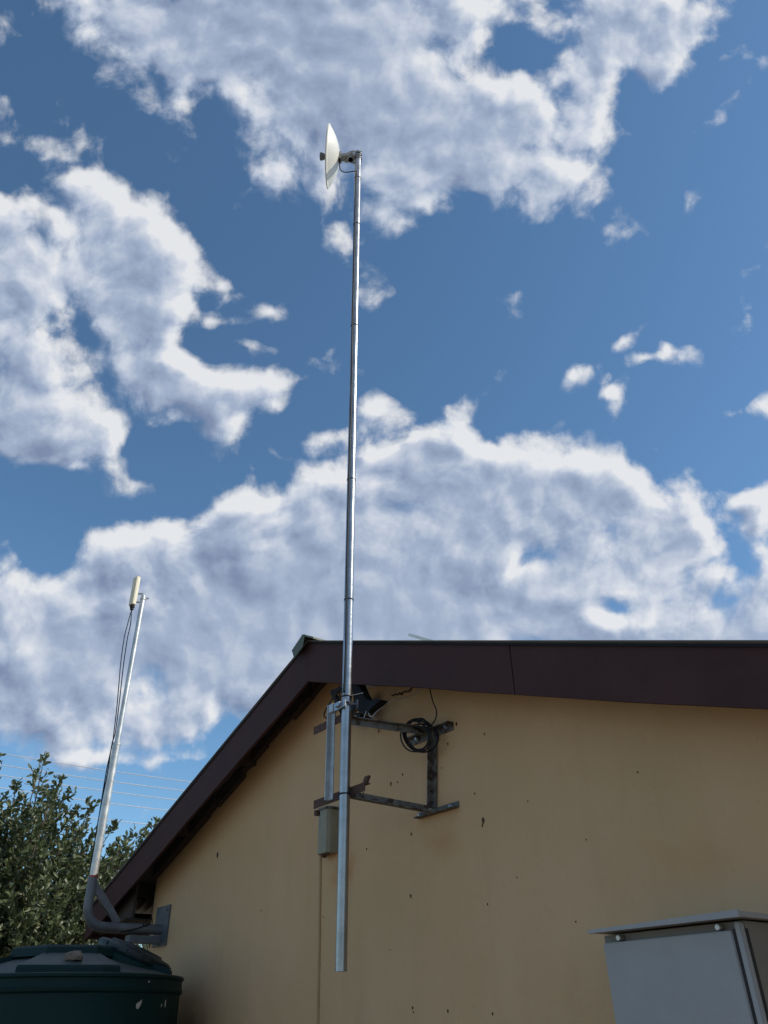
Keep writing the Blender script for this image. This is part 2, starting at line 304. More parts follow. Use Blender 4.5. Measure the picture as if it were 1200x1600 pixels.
def prism(bm, pts, vec, mi=0):
    a = [bm.verts.new(p) for p in pts]; b = [bm.verts.new(Vector(p)+Vector(vec)) for p in pts]; n = len(a)
    fs = [bm.faces.new(a[::-1]), bm.faces.new(b)]
    for i in range(n): fs.append(bm.faces.new((a[i], a[(i+1) % n], b[(i+1) % n], b[i])))
    for f in fs: f.material_index = mi
    return fs
def boxg(bm, s0, s1, d0, d1, z0, z1, bev=0.):      # box in the house frame
    vs = [bm.verts.new(G(s, d, z)) for s in (s0, s1) for d in (d0, d1) for z in (z0, z1)]
    fs = [bm.faces.new([vs[i] for i in q]) for q in ((0, 1, 3, 2), (4, 6, 7, 5), (0, 4, 5, 1), (2, 3, 7, 6), (0, 2, 6, 4), (1, 5, 7, 3))]
    if bev > 0:
        es = list({e for f in fs for e in f.edges}); bmesh.ops.bevel(bm, geom=es, offset=bev, segments=2, affect='EDGES')
def frame(d):
    d = d.normalized(); r = Vector((0, 0, 1)) if abs(d.z) < .9 else Vector((1, 0, 0))
    x = d.cross(r).normalized(); return x, d.cross(x).normalized()
def tube(bm, pts, r, seg=16, cap=True, mi=0):
    pts = [Vector(p) for p in pts]; n = len(pts); rs = r if isinstance(r, (list, tuple)) else [r]*n; rings = []
    T = [(pts[min(i+1, n-1)]-pts[max(i-1, 0)]).normalized() for i in range(n)]
    x, y = frame(T[0])
    for i in range(n):
        x = (x - T[i]*x.dot(T[i])).normalized(); y = T[i].cross(x)
        rings.append([bm.verts.new(pts[i] + (x*math.cos(2*math.pi*k/seg)+y*math.sin(2*math.pi*k/seg))*rs[i]) for k in range(seg)])
    for i in range(n-1):
        for k in range(seg):
            f = bm.faces.new((rings[i][k], rings[i][(k+1) % seg], rings[i+1][(k+1) % seg], rings[i+1][k])); f.material_index = mi
    if cap:
        bm.faces.new(rings[0][::-1]).material_index = mi; bm.faces.new(rings[-1]).material_index = mi
def lathe(bm, base, axis, prof, seg=32, close=False):      # prof: (radius, height along axis)
    base = Vector(base); axis = Vector(axis).normalized(); x, y = frame(axis); rings = []
    for r, h in prof:
        if r < 1e-5: rings.append([bm.verts.new(base+axis*h)])
        else: rings.append([bm.verts.new(base+axis*h+(x*math.cos(2*math.pi*k/seg)+y*math.sin(2*math.pi*k/seg))*r) for k in range(seg)])
    pairs = list(zip(rings, rings[1:])) + ([(rings[-1], rings[0])] if close else [])
    for a, b in pairs:
        for k in range(seg):
            q = [a[k % len(a)], a[(k+1) % len(a)], b[(k+1) % len(b)], b[k % len(b)]]
            q2 = []
            for v in q:
                if v not in q2: q2.append(v)
            if len(q2) > 2:
                try: bm.faces.new(q2)
                except ValueError: pass
def spline(pts, n=8):
    P = [Vector(p) for p in pts]; P = [2*P[0]-P[1]] + P + [2*P[-1]-P[-2]]; out = []
    for i in range(1, len(P)-2):
        for k in range(n):
            t = k/n; a, b, c, d = P[i-1:i+3]
            out.append(.5*((2*b)+(c-a)*t+(2*a-5*b+4*c-d)*t*t+(3*b-a-3*c+d)*t**3))
    out.append(P[-2]); return out
def lbar(bm, p0, p1, w1, w2, t=.005):
    """angle iron: two legs along vectors w1 and w2 from the heel line p0-p1"""
    p0, p1, w1, w2 = map(Vector, (p0, p1, w1, w2)); n1, n2 = w1.normalized(), w2.normalized()
    prism(bm, [p0, p0+w1, p0+w1+n2*t, p0+n1*t+n2*t, p0+w2+n1*t, p0+w2], p1-p0)
def bar(bm, p0, p1, w, h):   # rectangular bar with width vectors
    p0, p1, w, h = map(Vector, (p0, p1, w, h)); prism(bm, [p0-w-h, p0+w-h, p0+w+h, p0-w+h], p1-p0)

# ------------------------------------------------------------------ ground
bm = NB(); bmesh.ops.create_circle(bm, cap_ends=True, radius=900, segments=64)
g = obj('ground', bm, M['ground']); tag(g, kind='structure')

# ------------------------------------------------------------------ house
RS, RZ = -0.765, 3.635                       # ridge
SLL, SLR = .368, .367                      # slopes of the two verges
def ztop(s): return RZ + (s-RS)*SLL if s < RS else RZ - (s-RS)*SLR
SL, SR, BACK, OV = -4.06, 3.3, -8.0, .25
WL, WR = -3.31, 2.9
house = thing('house', G(0, 0, 0), 'cream plastered house seen from its gable end, with maroon barge boards and shaded wall', 'house')
# gable wall (object space is the house frame so that the paint is laid out along the wall)
def framed(o):
    """turn the mesh so object x runs along the wall and z up"""
    rot = Matrix((HU, -HN, UP)).to_4x4()      # world -> frame
    o.data.transform(rot); o.rotation_euler = rot.inverted().to_euler(); return o
bm = NB()
prism(bm, [G(WL, 0, 0), G(WR, 0, 0), G(WR, 0, ztop(WR)-.03), G(RS, 0, RZ-.03), G(WL, 0, ztop(WL)-.03)], -HN*.18)
CHIPS = [(-.125, 2.119, .011), (.423, 2.375, .013), (.415, 2.355, .007), (.382, 2.504, .006), (-2.277, 2.619, .02), (-.16, 2.713, .006), (-.263, 2.685, .010), (-.206, 2.683, .006), (-.489, 2.388, .006),
 (-.103, 2.403, .008), (-.139, 1.656, .007), (-.135, 1.64, .005), (.104, 1.638, .007), (.382, 1.624, .007), (-.517, 2.686, .009), (-.547, 2.717, .011), (.599, 2.112, .004), (.406, 2.028, .005), (-.365, 3.004, .008),
 (-.348, 3.152, .009), (.29, 2.867, .009), (.216, 2.784, .008), (.482, 2.764, .006), (.712, 2.404, .004), (.156, 2.675, .004), (.888, 1.917, .005), (1.0, 2.2, .004), (-.9, 2.1, .004), (1.3, 2.4, .004), (-1.6, 2.2, .005), (-.3, 1.9, .004)]
rc = random.Random(3)
for s, z, r in CHIPS:
    n = 9; rr = [r*rc.uniform(.5, 1.1) for _ in range(n)]; st = rc.uniform(.9, 1.3)
    prism(bm, [G(s+rr[k]*.7*math.cos(2*math.pi*k/n), .0005, z+rr[k]*st*math.sin(2*math.pi*k/n)) for k in range(n)], HN*.002, 1)
cr = [(-.237, 3.18), (-.225, 3.172), (-.202, 3.173), (-.18, 3.163), (-.16, 3.168), (-.144, 3.155), (-.128, 3.163), (-.114, 3.162), (-.09, 3.154), (-.074, 3.153), (-.05, 3.166), (-.028, 3.169), (0, 3.185)]
tube(bm, [G(s, .001, z) for s, z in cr], [.003, .005, .006, .004, .006, .007, .005, .006, .004, .007, .005, .007, .005], 6, mi=1)
w = obj('gable_wall', bm, [M['wall'], M['chip']], house); framed(w)
bm = NB(); boxg(bm, WL+.002, WL+.18, BACK+.3, -.182, 0, ztop(WL)-.05); boxg(bm, WR-.18, WR-.002, BACK+.3, -.182, 0, ztop(WR)-.12); boxg(bm, WL+.002, WR-.002, BACK+.1, BACK+.298, 0, 2.2)
w = obj('side_wall', bm, M['wall'], house); framed(w)
# roof sheets: corrugated steel, waves across the depth
for nm, s0, s1 in (('roof_sheet', SL-.05, RS), ('roof_sheet', RS, SR+.05)):
    bm = NB(); rows = []; N = int((OV+.03-BACK)/.0095); 
    for i in range(N+1):
        d = OV+.010 - i*.0095*1.0; wv = .005*math.cos(i*math.pi/4); row = []
        for s in (s0, s1): row.append((G(s, d, ztop(s)+.0095+wv), G(s, d, ztop(s)+.0085+wv)))
        rows.append([[bm.verts.new(q) for q in pr] for pr in row])
    for a, b in zip(rows, rows[1:]):
        bm.faces.new((a[0][0], a[1][0], b[1][0], b[0][0])); bm.faces.new((a[0][1], b[0][1], b[1][1], a[1][1]))
    a = rows[0]; bm.faces.new((a[0][0], a[0][1], a[1][1], a[1][0]))
    obj(nm, bm, M['roofing'], house)
# ridge cap
bm = NB(); prof = []
for k in range(-6, 7):
    s = RS + k*.021; hgt = ztop(s)+.03 + .018*(1-abs(k)/6.)
    prof.append((s, hgt))
up = [G(s, OV+.045, z) for s, z in prof]; lo = [G(s, OV+.045, z-.012) for s, z in prof[::-1]]
prism(bm, up+lo, HN*(BACK-OV-.045))
prism(bm, [G(RS-.12, OV+.046, ztop(RS-.12)+.024), G(RS, OV+.046, RZ+.045), G(RS+.03, OV+.046, RZ+.035), G(RS+.01, OV+.046, RZ-.045), G(RS-.09, OV+.046, RZ-.085)], HN*.003)
obj('ridge_cap', bm, M['sheet'], house)
# barge boards (two lengths per verge, joint gaps between)
def barge(sa, sb, d=OV):
    bm = NB()
    n = 14; S_ = [sa+(sb-sa)*k/n for k in range(n+1)]
    wob = lambda q: .0025*math.sin(q*3.1+1)+.0015*math.sin(q*7.3)
    prism(bm, [G(q, d, ztop(q)-.004) for q in S_] + [G(q, d, zlow(q)+wob(q)) for q in S_[::-1]], -HN*.02)
    rr = random.Random(int(abs(sa)*100)); q = sa+.12
    while q < sb-.05:
        for f in (.22, .78): lathe(bm, G(q+rr.uniform(-.02, .02), d, zlow(q)+(ztop(q)-zlow(q))*(f+rr.uniform(-.05, .05))), HN, [(.0035, 0), (.003, .0012), (0, .0014)], 8)
        q += rr.uniform(.8, 1.0)
    return bm
def zlow(s): return 3.372 + (s-RS)*.357 if s < RS else 3.378 - (s-RS)*.354
JL, JR = -2.865, .934
for k, (sa, sb) in enumerate(((SL, JL-.002), (JL+.002, RS-.0015), (RS+.0015, JR-.002), (JR+.002, SR))):
    obj('barge_board', barge(sa, sb, OV - (.003 if k in (0, 3) else 0)), M['barge'], house)
# black drip flashing between sheet and board
bm = NB()
for sa, sb in ((SL-.03, RS-.001), (RS+.001, SR+.03)):
    prism(bm, [G(sa, OV+.002, ztop(sa)+.002), G(sb, OV+.002, ztop(sb)+.002), G(sb, OV+.002, ztop(sb)-.009), G(sa, OV+.002, ztop(sa)-.009)], HN*.004)
obj('drip_edge', bm, M['blackm'], house)
# purlins, rafters and eave parts under the overhang
for s in (-3.6, -2.72, -1.83, -.92, -.55, .4, 1.35, 2.3):
    bm = NB(); z1 = ztop(s)-.006; q = .03
    prism(bm, [G(s-q, OV-.03, ztop(s-q)-.004), G(s+q, OV-.03, ztop(s+q)-.004), G(s+q, OV-.03, ztop(s)-.105), G(s-q, OV-.03, ztop(s)-.105)], HN*(-OV-1.2))
    obj('purlin', bm, M['timber'], house)
bm = NB()      # wall plate / packing against the wall under the sheets on the left verge, uneven
rr = random.Random(5); s = -3.28
while s < -.9:
    L = rr.uniform(.12, .5); e = min(s+L, -.87); h = rr.uniform(.075, .125)
    prism(bm, [G(s, .002, ztop(s)-.02), G(e, .002, ztop(e)-.02), G(e, .002, ztop(e)-h), G(s, .002, ztop(s)-h)], HN*rr.uniform(.03, .055)); s = e+.004
obj('wall_plate', bm, M['timber'], house)
bm = NB()
prism(bm, [G(SL+.02, OV-.03, zlow(SL)+.02), G(SL+.042, OV-.03, zlow(SL)+.03), G(SL+.042, OV-.03, ztop(SL)), G(SL+.02, OV-.03, ztop(SL)-.01)], HN*(BACK-OV))
obj('eave_fascia', bm, M['barge'], house)
bm = NB(); prism(bm, [G(SL+.045, OV-.035, zlow(SL)+.06), G(WL-.002, OV-.035, zlow(SL)+.10), G(WL-.002, OV-.035, zlow(SL)+.112), G(SL+.045, OV-.035, zlow(SL)+.072)], HN*(BACK-OV+.1))
obj('eave_soffit', bm, M['timber'], house)
bm = NB(); prism(bm, [G(SL+.045, .16, zlow(SL)+.05), G(WL-.003, .16, zlow(SL)+.09), G(WL-.003, .16, ztop(WL)-.02), G(SL+.045, .16, ztop(SL)-.0)], -HN*.02)
obj('eave_shade_board', bm, M['timber'], house)  # dark board added to stand in for the deep shade under the eave
bm = NB(); bar(bm, G(-.566, .03, 3.318), G(-.02, .03, 3.20), HN*.02, UP*.009)
obj('cover_strip', bm, M['pale'], house)

# ------------------------------------------------------------------ mounting bracket on the wall
br = thing('mast_bracket', G(.08, 0, 2.4), 'rusty welded angle iron bracket carrying the tall mast on the cream wall', 'bracket')
for z0, k in ((2.462, 'angle_rust'), (2.882, 'angle')):
    bm = NB(); lbar(bm, G(-.085 if k == 'angle' else -.035, .001, z0), G(.268, .001, z0), HN*.04, UP*(-.04) if k == 'angle' else UP*.03)
    pl = obj('wall_plate', bm, M['angle'], br)
    for s in (-.01, .225):
        b2 = NB(); lathe(b2, G(s, .005, z0+(.012 if k == 'angle_rust' else -.018)), HN, [(.0, .022), (.007, .022), (.007, .014), (.011, .013), (.011, .001), (.0, .001)], 6)
        obj('bolt', b2, M['galv'], pl)
bm = NB(); lbar(bm, G(.075, .007, 2.492), G(.108, .007, 2.842), HU*.036, HN*.036); obj('upright', bm, M['angle'], br)
bm = NB(); lbar(bm, G(.10, .046, 2.885), G(-.035, .462, 2.905), UP*(-.036), HU*.03); obj('arm', bm, M['angle'], br)
bm = NB(); lbar(bm, G(.085, .042, 2.464), G(-.05, .462, 2.512), UP*.036, HU*.032); obj('arm', bm, M['angle'], br)
bm = NB(); lbar(bm, G(-.332, .465, 2.932), G(.03, .465, 2.932), UP*(-.04), -HN*.035); tag(obj('cross_plate', bm, M['angle_rust'], br), 'rusty upper cross plate')
bm = NB(); lbar(bm, G(-.311, .465, 2.548), G(.125, .465, 2.548), UP*(-.04), -HN*.035); tag(obj('cross_plate', bm, M['angle_rust'], br), 'rusty lower cross plate')
bm = NB(); lbar(bm, G(-.172, .467, 2.52), G(-.165, .467, 3.0), HU*.042, HN*.025); boxg(bm, -.085, -.045, .508, .536, 2.925, 2.968, .002); obj('upright', bm, M['angle_light'], br)  # the small box is a tab added to show a sunlit patch
bm = NB(); bar(bm, G(.095, .44, 2.545), G(.118, .44, 2.58), HU*.015, HN*.008); obj('weld_lug', bm, M['angle_rust'], br); bm = NB(); bar(bm, G(-.30, .45, 2.50), G(-.297, .45, 2.475), HU*.01, HN*.012); obj('weld_lug', bm, M['angle_rust'], br); bm = NB()
bar(bm, G(-.175, .468, 2.935), G(-.175, .468, 2.995), HU*.018, HN*.003)
obj('weld_lug', bm, M['angle_rust'], br)
# clamps round the mast
for z, k in ((2.94, 'galv'), (2.51, 'blackm')):
    bm = NB(); c = G(.012, .5, z)
    if k == 'galv':
        tube(bm, [G(.018+.032*math.cos(t), .502+.032*math.sin(t), z+.012) for t in [math.pi*q/8*1.0-.2 for q in range(0, 12)]], .0055, 8)
        boxg(bm, -.04, .075, .463, .469, z-.022, z+.026, .001); 
        for s in (-.022, .058): tube(bm, [G(s, .462, z+.004), G(s, .515, z+.004)], .0045, 8); lathe(bm, G(s, .505, z+.004), HN, [(0, 0), (.011, 0), (.011, .009), (0, .009)], 6)
        boxg(bm, -.034, .062, .532, .538, z-.02, z+.016, .001); boxg(bm, -.01, .03, .536, .552, z-.01, z+.012, .002)
    else:
        lathe(bm, c-UP*.004, UP, [(.0262, 0), (.0285, 0), (.0285, .007), (.0262, .007)], 24, True)
    obj('clamp', bm, M[k], br)

# ------------------------------------------------------------------ the tall mast
MB, MT = G(0, .5, 1.786), G(.122, .5, 7.72)
mdir = (MT-MB).normalized()
mast = thing('antenna_mast', MB, 'tall shiny galvanised mast rising past the roof ridge with a dish at its top', 'mast')
def mp_(z): return MB + mdir*((z-1.786)/mdir.z)
bm = NB()
x, y = frame(mdir); zs = [1.786, 2.4, 2.905, 3.6, 4.6, 5.6, 6.6, 7.66]
tube(bm, [mp_(z) for z in zs], .025, 40, cap=False); 
# hollow end below
lathe(bm, MB, mdir, [(.025, 0), (.022, 0), (.022, .3), (.0, .3)], 40)
obj('pole', bm, M['galv'], mast, smooth='auto')
bm = NB(); lathe(bm, mp_(7.66), mdir, [(.0255, -.03), (.028, -.03), (.028, .02), (.022, .038), (.01, .045), (0, .046)], 32); obj('cap', bm, M['galv'], mast, smooth='auto')
# cable down the far left side of the pole, held by ties
side = (-HU*.45 + HN*.35 + Vector((-.62, -.5, 0))*.0).normalized(); side = Vector((-.38, -.92, 0))
bm = NB(); rr = random.Random(2)
cpts = [mp_(z) + side.normalized()*(.0285+rr.uniform(0, .003)) + mdir.cross(side).normalized()*rr.uniform(-.003, .003) for z in [7.35, 7.2, 6.9, 6.6, 6.2, 5.8, 5.4, 5.0, 4.6, 4.2, 3.9, 3.6, 3.3, 3.1, 3.0]]
tube(bm, spline(cpts, 5), .0048, 8); cable = obj('cable', bm, M['black'], mast, smooth=True)
for z in (7.33, 6.74, 5.638, 4.334, 3.531, 2.985):
    bm = NB(); lathe(bm, mp_(z)-mdir*.003, mdir, [(.0256, 0), (.0272, 0), (.0272, .006), (.0256, .006)], 24, True)
    lathe(bm, mp_(z)-mdir*.003+side.normalized()*.0265, mdir, [(.0, 0), (.0065, 0), (.0065, .006), (.0, .006)], 10)
    obj('cable_tie', bm, M['black'], mast)
bm = NB(); tube(bm, [mp_(2.985)+Vector((.02, -.02, 0)), mp_(2.985)+Vector((.085, -.045, .004))], .002, 6); obj('tie_tail', bm, M['pale'], mast)

# ------------------------------------------------------------------ the dish on the mast
TOP = mp_(7.63); ax = Vector((-1, -.035, .07)).normalized()
dc = TOP + Vector((-.240, 0, .012))          # rim centre
dish = thing('dish_antenna', TOP, 'round off-white microwave dish facing left on top of the tall mast', 'dish antenna')
bm = NB(); prof = [(.246*t, .088*(t*t)-.088) for t in [i/14 for i in range(0, 15)]]
inner = [(max(r-.002, 0), h+.006) for r, h in prof[::-1]]
lathe(bm, dc, ax, [(r, h) for r, h in prof] + [(.252, .0), (.252, .010), (.246, .010)] + inner[1:], 64)
obj('reflector', bm, M['white'], dish, smooth='auto')
bm = NB(); lathe(bm, dc, ax, [(0, -.08), (.016, -.08), (.016, .02), (.02, .03), (.028, .05), (.034, .068), (.03, .078), (0, .08)], 28); obj('feed', bm, M['feed'], dish, smooth='auto')
bm = NB(); lathe(bm, dc-ax*.079, -ax, [(0, 0), (.05, 0), (.05, .012), (.03, .016), (.03, .045), (.036, .048), (.036, .06), (0, .06)], 28)
hub = obj('hub', bm, M['cast'], dish, smooth='auto')
for t in range(4):
    b2 = NB(); a_, b_ = frame(ax); q = dc-ax*.079+(a_*math.cos(t*math.pi/2+.7)+b_*math.sin(t*math.pi/2+.7))*.042
    lathe(b2, q, -ax, [(0, 0), (.006, 0), (.006, .022), (0, .022)], 6); obj('bolt', b2, M['galv'], hub)
def boxw(bm, c, h, bev=0., rotz=0.):
    m = Matrix.Rotation(rotz, 4, 'Z'); c = Vector(c)
    vs = [bm.verts.new(c + (m @ Vector((x*h[0], y*h[1], z*h[2])))) for x in (-1, 1) for y in (-1, 1) for z in (-1, 1)]
    fs = [bm.faces.new([vs[i] for i in q]) for q in ((0, 1, 3, 2), (4, 6, 7, 5), (0, 4, 5, 1), (2, 3, 7, 6), (0, 2, 6, 4), (1, 5, 7, 3))]
    if bev > 0: bmesh.ops.bevel(bm, geom=list({e for f in fs for e in f.edges}), offset=bev, segments=2, affect='EDGES')
bm = NB(); boxw(bm, TOP+Vector((-.148, -.005, -.012)), (.011, .03, .045), .004); boxw(bm, TOP+Vector((-.152, 0, .055)), (.006, .012, .018), .002); obj('radio_port', bm, M['cast'], dish)
bm = NB()
boxw(bm, TOP+Vector((-.108, 0, .0)), (.03, .024, .028), .006); boxw(bm, TOP+Vector((-.092, .0, -.02)), (.012, .032, .01), .002)
for k in range(3): lathe(bm, TOP+Vector((-.075+k*.014, 0, -.035)), UP, [(0, 0), (.024-.002*k, 0), (.024-.002*k, .075-.006*k), (0, .075-.006*k)], 20)
boxw(bm, TOP+Vector((-.036, 0, 0)), (.006, .04, .042), .002)
for y_ in (-.032, .032):
    for z_ in (-.025, .028): tube(bm, [TOP+Vector((-.07, y_, z_)), TOP+Vector((.032, y_, z_))], .004, 8)
for y_ in (-.032, .032):
    for z_ in (-.025, .028): lathe(bm, TOP+Vector((-.055, y_, z_)), Vector((1, 0, 0)), [(0, 0), (.008, 0), (.008, .009), (0, .009)], 6)
tube(bm, [TOP+Vector((-.085, -.02, -.03)), TOP+Vector((-.08, -.02, -.062))], .004, 8)
obj('tilt_bracket', bm, M['cast'], dish)
for z_ in (-.025, .028):
    bm = NB(); tube(bm, [TOP+Vector((.0+.032*math.cos(t), .032*math.sin(t), z_)) for t in [-math.pi/2+math.pi*q/10 for q in range(11)]], .004, 8); obj('u_bolt', bm, M['galv'], dish)
bm = NB(); cb = [TOP+Vector((-.152, -.01, -.05)), TOP+Vector((-.153, -.01, -.13)), TOP+Vector((-.14, -.012, -.20)), TOP+Vector((-.10, -.014, -.235)), mp_(7.385)+side.normalized()*.034, mp_(7.33)+side.normalized()*.0285]
tube(bm, spline(cb, 6), .0042, 8); obj('cable', bm, M['black'], dish, smooth=True)
bm = NB(); lathe(bm, TOP+Vector((-.152, -.01, -.075)), UP, [(0, 0), (.008, 0), (.012, .01), (.012, .03), (0, .03)], 12); obj('cable_gland', bm, M['black'], dish)

# ------------------------------------------------------------------ coil of spare cable on the bracket
coil = thing('cable_coil', G(.12, .06, 2.83), 'black coil of spare cable hanging on the bracket arm near the wall', 'cable')
bm = NB(); rr = random.Random(11); pts = []
for k in range(5*26):
    t = 2*math.pi*k/26; turn = k/26
    rx = .094+.010*math.sin(turn*2.1)+.004*math.sin(3*t); rz = .078+.008*math.cos(turn*1.7)
    pts.append(G(.103+rx*math.cos(t)+.010*math.sin(turn*2.6), .085+.020*math.sin(turn*1.9+t*.3)+.006*turn-.02*math.cos(t), 2.835+rz*math.sin(t)-.05*math.cos(t)*.55+.006*math.cos(turn*3)))
tube(bm, pts, .0042, 8); obj('loops', bm, M['black'], coil, smooth=True)
bm = NB(); tube(bm, spline([G(.185, .08, 3.12), G(.187, .08, 3.084), G(.206, .08, 2.997), G(.232, .08, 2.935), G(.214, .08, 2.89), G(.165, .085, 2.866), G(.12, .09, 2.87)], 8), .0035, 8); obj('lead', bm, M['black'], coil, smooth=True)
bm = NB(); tube(bm, spline([G(.03, .11, 2.905), G(.07, .10, 2.925), G(.125, .09, 2.925), G(.17, .09, 2.89)], 6), .0035, 8); obj('lead', bm, M['black'], coil, smooth=True)
# bundled thick part tied over the arm
bm = NB(); tube(bm, spline([G(.02, .115, 2.90), G(.07, .105, 2.895), G(.13, .10, 2.87), G(.19, .09, 2.845)], 6), [.010+.004*math.sin(k) for k in range(19)], 10); obj('bundle', bm, M['black'], coil, smooth=True)

# ------------------------------------------------------------------ old black dish mount behind the mast
om = thing('old_dish_mount', G(-.3, .1, 3.1), 'black bent steel mount left behind under the gable peak, behind the mast', 'bracket')
D_ = .25
bm = NB()
def seg2(pts, r): 
    for a, b in zip(pts, pts[1:]):
        d = (b-a).normalized(); bar(bm, a-d*r, b+d*r, d.cross(HN).normalized()*r, HN*r)
seg2([G(-.469, D_, 3.214), G(-.30, D_, 3.203)], .012); seg2([G(-.469, D_, 3.212), G(-.388, D_, 3.09)], .012); seg2([G(-.388, D_, 3.09), G(-.20, D_, 3.00)], .0085)
obj('frame', bm, M['blackm'], om)
bm = NB()   # curved black plate
A = [(-.262, 3.205), (-.25, 3.215), (-.205, 3.135), (-.168, 3.082), (-.125, 3.066), (-.075, 3.06), (-.035, 3.045)]
B = [(-.275, 3.18), (-.262, 3.16), (-.238, 3.075), (-.20, 3.02), (-.158, 2.995), (-.115, 2.99), (-.085, 3.005)]
pa = [G(s, D_-.01, z) for s, z in A] + [G(s, D_+.02, z) for s, z in B[::-1]]
for i in range(6):
    prism(bm, [G(A[i][0], D_-.015, A[i][1]), G(A[i+1][0], D_-.015, A[i+1][1]), G(B[i+1][0], D_+.015, B[i+1][1]), G(B[i][0], D_+.015, B[i][1])], -HN*.05)
obj('curved_plate', bm, M['blackm'], om)
bm = NB(); bar(bm, G(-.255, D_-.02, 3.02), G(-.40, 0.004, 3.06), UP*.014, HU*.014); obj('wall_stub', bm, M['blackm'], om)
bm = NB()
tube(bm, spline([G(-.12, .26, 2.995), G(-.10, .25, 2.965), G(-.085, .22, 3.0), G(-.045, .15, 3.06), G(.0, .06, 3.09), G(.06, .02, 3.12)], 8), .003, 8)
tube(bm, spline([G(-.17, .3, 2.98), G(-.15, .33, 2.92), G(-.10, .34, 2.895), G(-.06, .34, 2.915), G(-.08, .3, 2.98)], 8), .0025, 8)
tube(bm, spline([G(-.24, .30, 3.02), G(-.20, .36, 2.96), G(-.16, .34, 2.93), G(-.13, .3, 2.96)], 8), .003, 8)
obj('loose_wire', bm, M['pale'], om)
bm = NB(); rr = random.Random(9)
for k in range(5):
    a = G(-.30+.02*k, .42-.02*k, 3.0-.01*k)
    tube(bm, spline([mp_(3.05)+Vector((-.035, -.01, -.02*k)), a+Vector((rr.uniform(-.03, .03), 0, rr.uniform(-.03, .03))), G(-.14+rr.uniform(-.05, .05), .38, 2.93+rr.uniform(-.02, .04)), G(-.1, .4, 2.90)], 6), .0035, 6)
obj('cable_tangle', bm, M['black'], om)

# ------------------------------------------------------------------ small box and its conduit
jb = thing('junction_box', G(-.72, 0, 2.4), 'narrow upright grey junction box fixed to the wall left of the mast', 'junction box')
bm = NB(); sc = -.735
prism(bm, [G(-.885, .001, 2.645), G(-.765, .001, 2.645), G(-.765, .055, 2.645), G(-.775, .075, 2.645), G(-.86, .075, 2.645), G(-.885, .05, 2.645)], UP*(-.235))
obj('casing', bm, M['box'], jb)
bm = NB(); prism(bm, [G(-.892, .001, 2.646), G(-.758, .001, 2.646), G(-.758, .06, 2.646), G(-.77, .082, 2.646), G(-.862, .082, 2.646), G(-.892, .054, 2.646)], UP*(.012)); obj('cover', bm, M['angle'], jb)
bm = NB(); lathe(bm, G(-.845, .04, 2.41), -UP, [(0, 0), (.016, 0), (.016, .014), (.0, .02)], 12); lathe(bm, G(-.80, .05, 2.41), -UP, [(0, 0), (.012, 0), (.012, .01), (.0, .014)], 12); obj('gland', bm, M['angle_rust'], jb)
bm = NB(); rr = random.Random(4); z = 2.435; P = []
while z > -.05: P.append(G(-.936+(2.43-z)*.017+rr.uniform(-.0015, .0015), .002, z)); z -= .07
tube(bm, P, .0085, 10); cdt = obj('conduit_pipe', bm, M['conduit'], origin=G(-.92, 0, 0), smooth=True); tag(cdt, 'thin conduit painted cream running down the wall below the junction box', 'conduit')

# ------------------------------------------------------------------ left pole
PS, PD = -3.085, .585
lp = thing('antenna_pole', G(PS, 0, 2.2), 'shorter grey steel pole on a bent arm at the wall corner above the green tank', 'antenna pole')
bm = NB(); boxg(bm, -3.205, -2.965, .0, .012, 2.105, 2.375, .002); pl = obj('base_plate', bm, M['plate_steel'], lp)
for s in (-3.17, -3.0):
    for z in (2.14, 2.34):
        b2 = NB(); lathe(b2, G(s, .012, z), HN, [(0, .008), (.009, .008), (.009, 0), (0, 0)], 6); obj('bolt', b2, M['dark_steel'], pl)
bm = NB(); z0 = 2.215
bend = [G(PS, .012, z0), G(PS, .2, z0), G(PS, PD-.13, z0)] + [G(PS, PD-.13+.13*math.sin(t), z0+.13-.13*math.cos(t)) for t in [math.pi/2*q/8 for q in range(1, 9)]] + [G(PS, PD, z0+.2), G(PS, PD+.002, 2.54)]
tube(bm, bend, .034, 28); obj('bent_arm', bm, M['dark_steel'], lp, smooth='auto')
bm = NB(); bar(bm, G(PS, PD-.005, 2.50), G(PS, PD-.235, z0+.03), HU*.01, HN*.02-UP*.018); obj('gusset', bm, M['dark_steel'], lp)
bm = NB(); boxg(bm, PS-.045, PS+.045, .012, .26, z0-.095, z0-.045, .002); obj('support_tube', bm, M['plate_steel'], lp)
bm = NB(); tube(bm, [G(PS, PD, 2.54), G(PS+.012, PD+.001, 3.52)], .029, 28); obj('lower_pipe', bm, M['galv_old'], lp, smooth='auto')
bm = NB(); tube(bm, [G(PS+.012, PD, 3.5), G(PS+.03, PD, 4.835)], .021, 28); obj('upper_pipe', bm, M['galv_old'], lp, smooth='auto')
bm = NB(); lathe(bm, G(PS, PD, 2.532), UP, [(.03, 0), (.0355, 0), (.0355, .012), (.03, .012)], 28, True); obj('joint_tape', bm, M['red'], lp)
bm = NB(); lathe(bm, G(PS+.012, PD, 3.5), UP, [(.022, 0), (.031, 0), (.031, .02), (.022, .024)], 28, True); obj('coupling', bm, M['galv_old'], lp)
bm = NB(); tube(bm, spline([G(PS, .12, z0-.10), G(PS-.01, .15, z0-.02), G(PS+.04, .16, z0+.04), G(PS, .09, z0+.07), G(PS+.02, .09, z0-.12)], 6), .004, 6)
tube(bm, spline([G(PS+.034, .12, z0+.03), G(PS+.036, .22, z0-.005), G(PS+.03, .33, z0-.03)], 6), .005, 6); tube(bm, spline([G(PS, .49, 2.36), G(PS+.02, .44, 2.30), G(PS+.01, .40, 2.25)], 6), .004, 6)
obj('cable_wrap', bm, M['black'], lp, smooth=True)
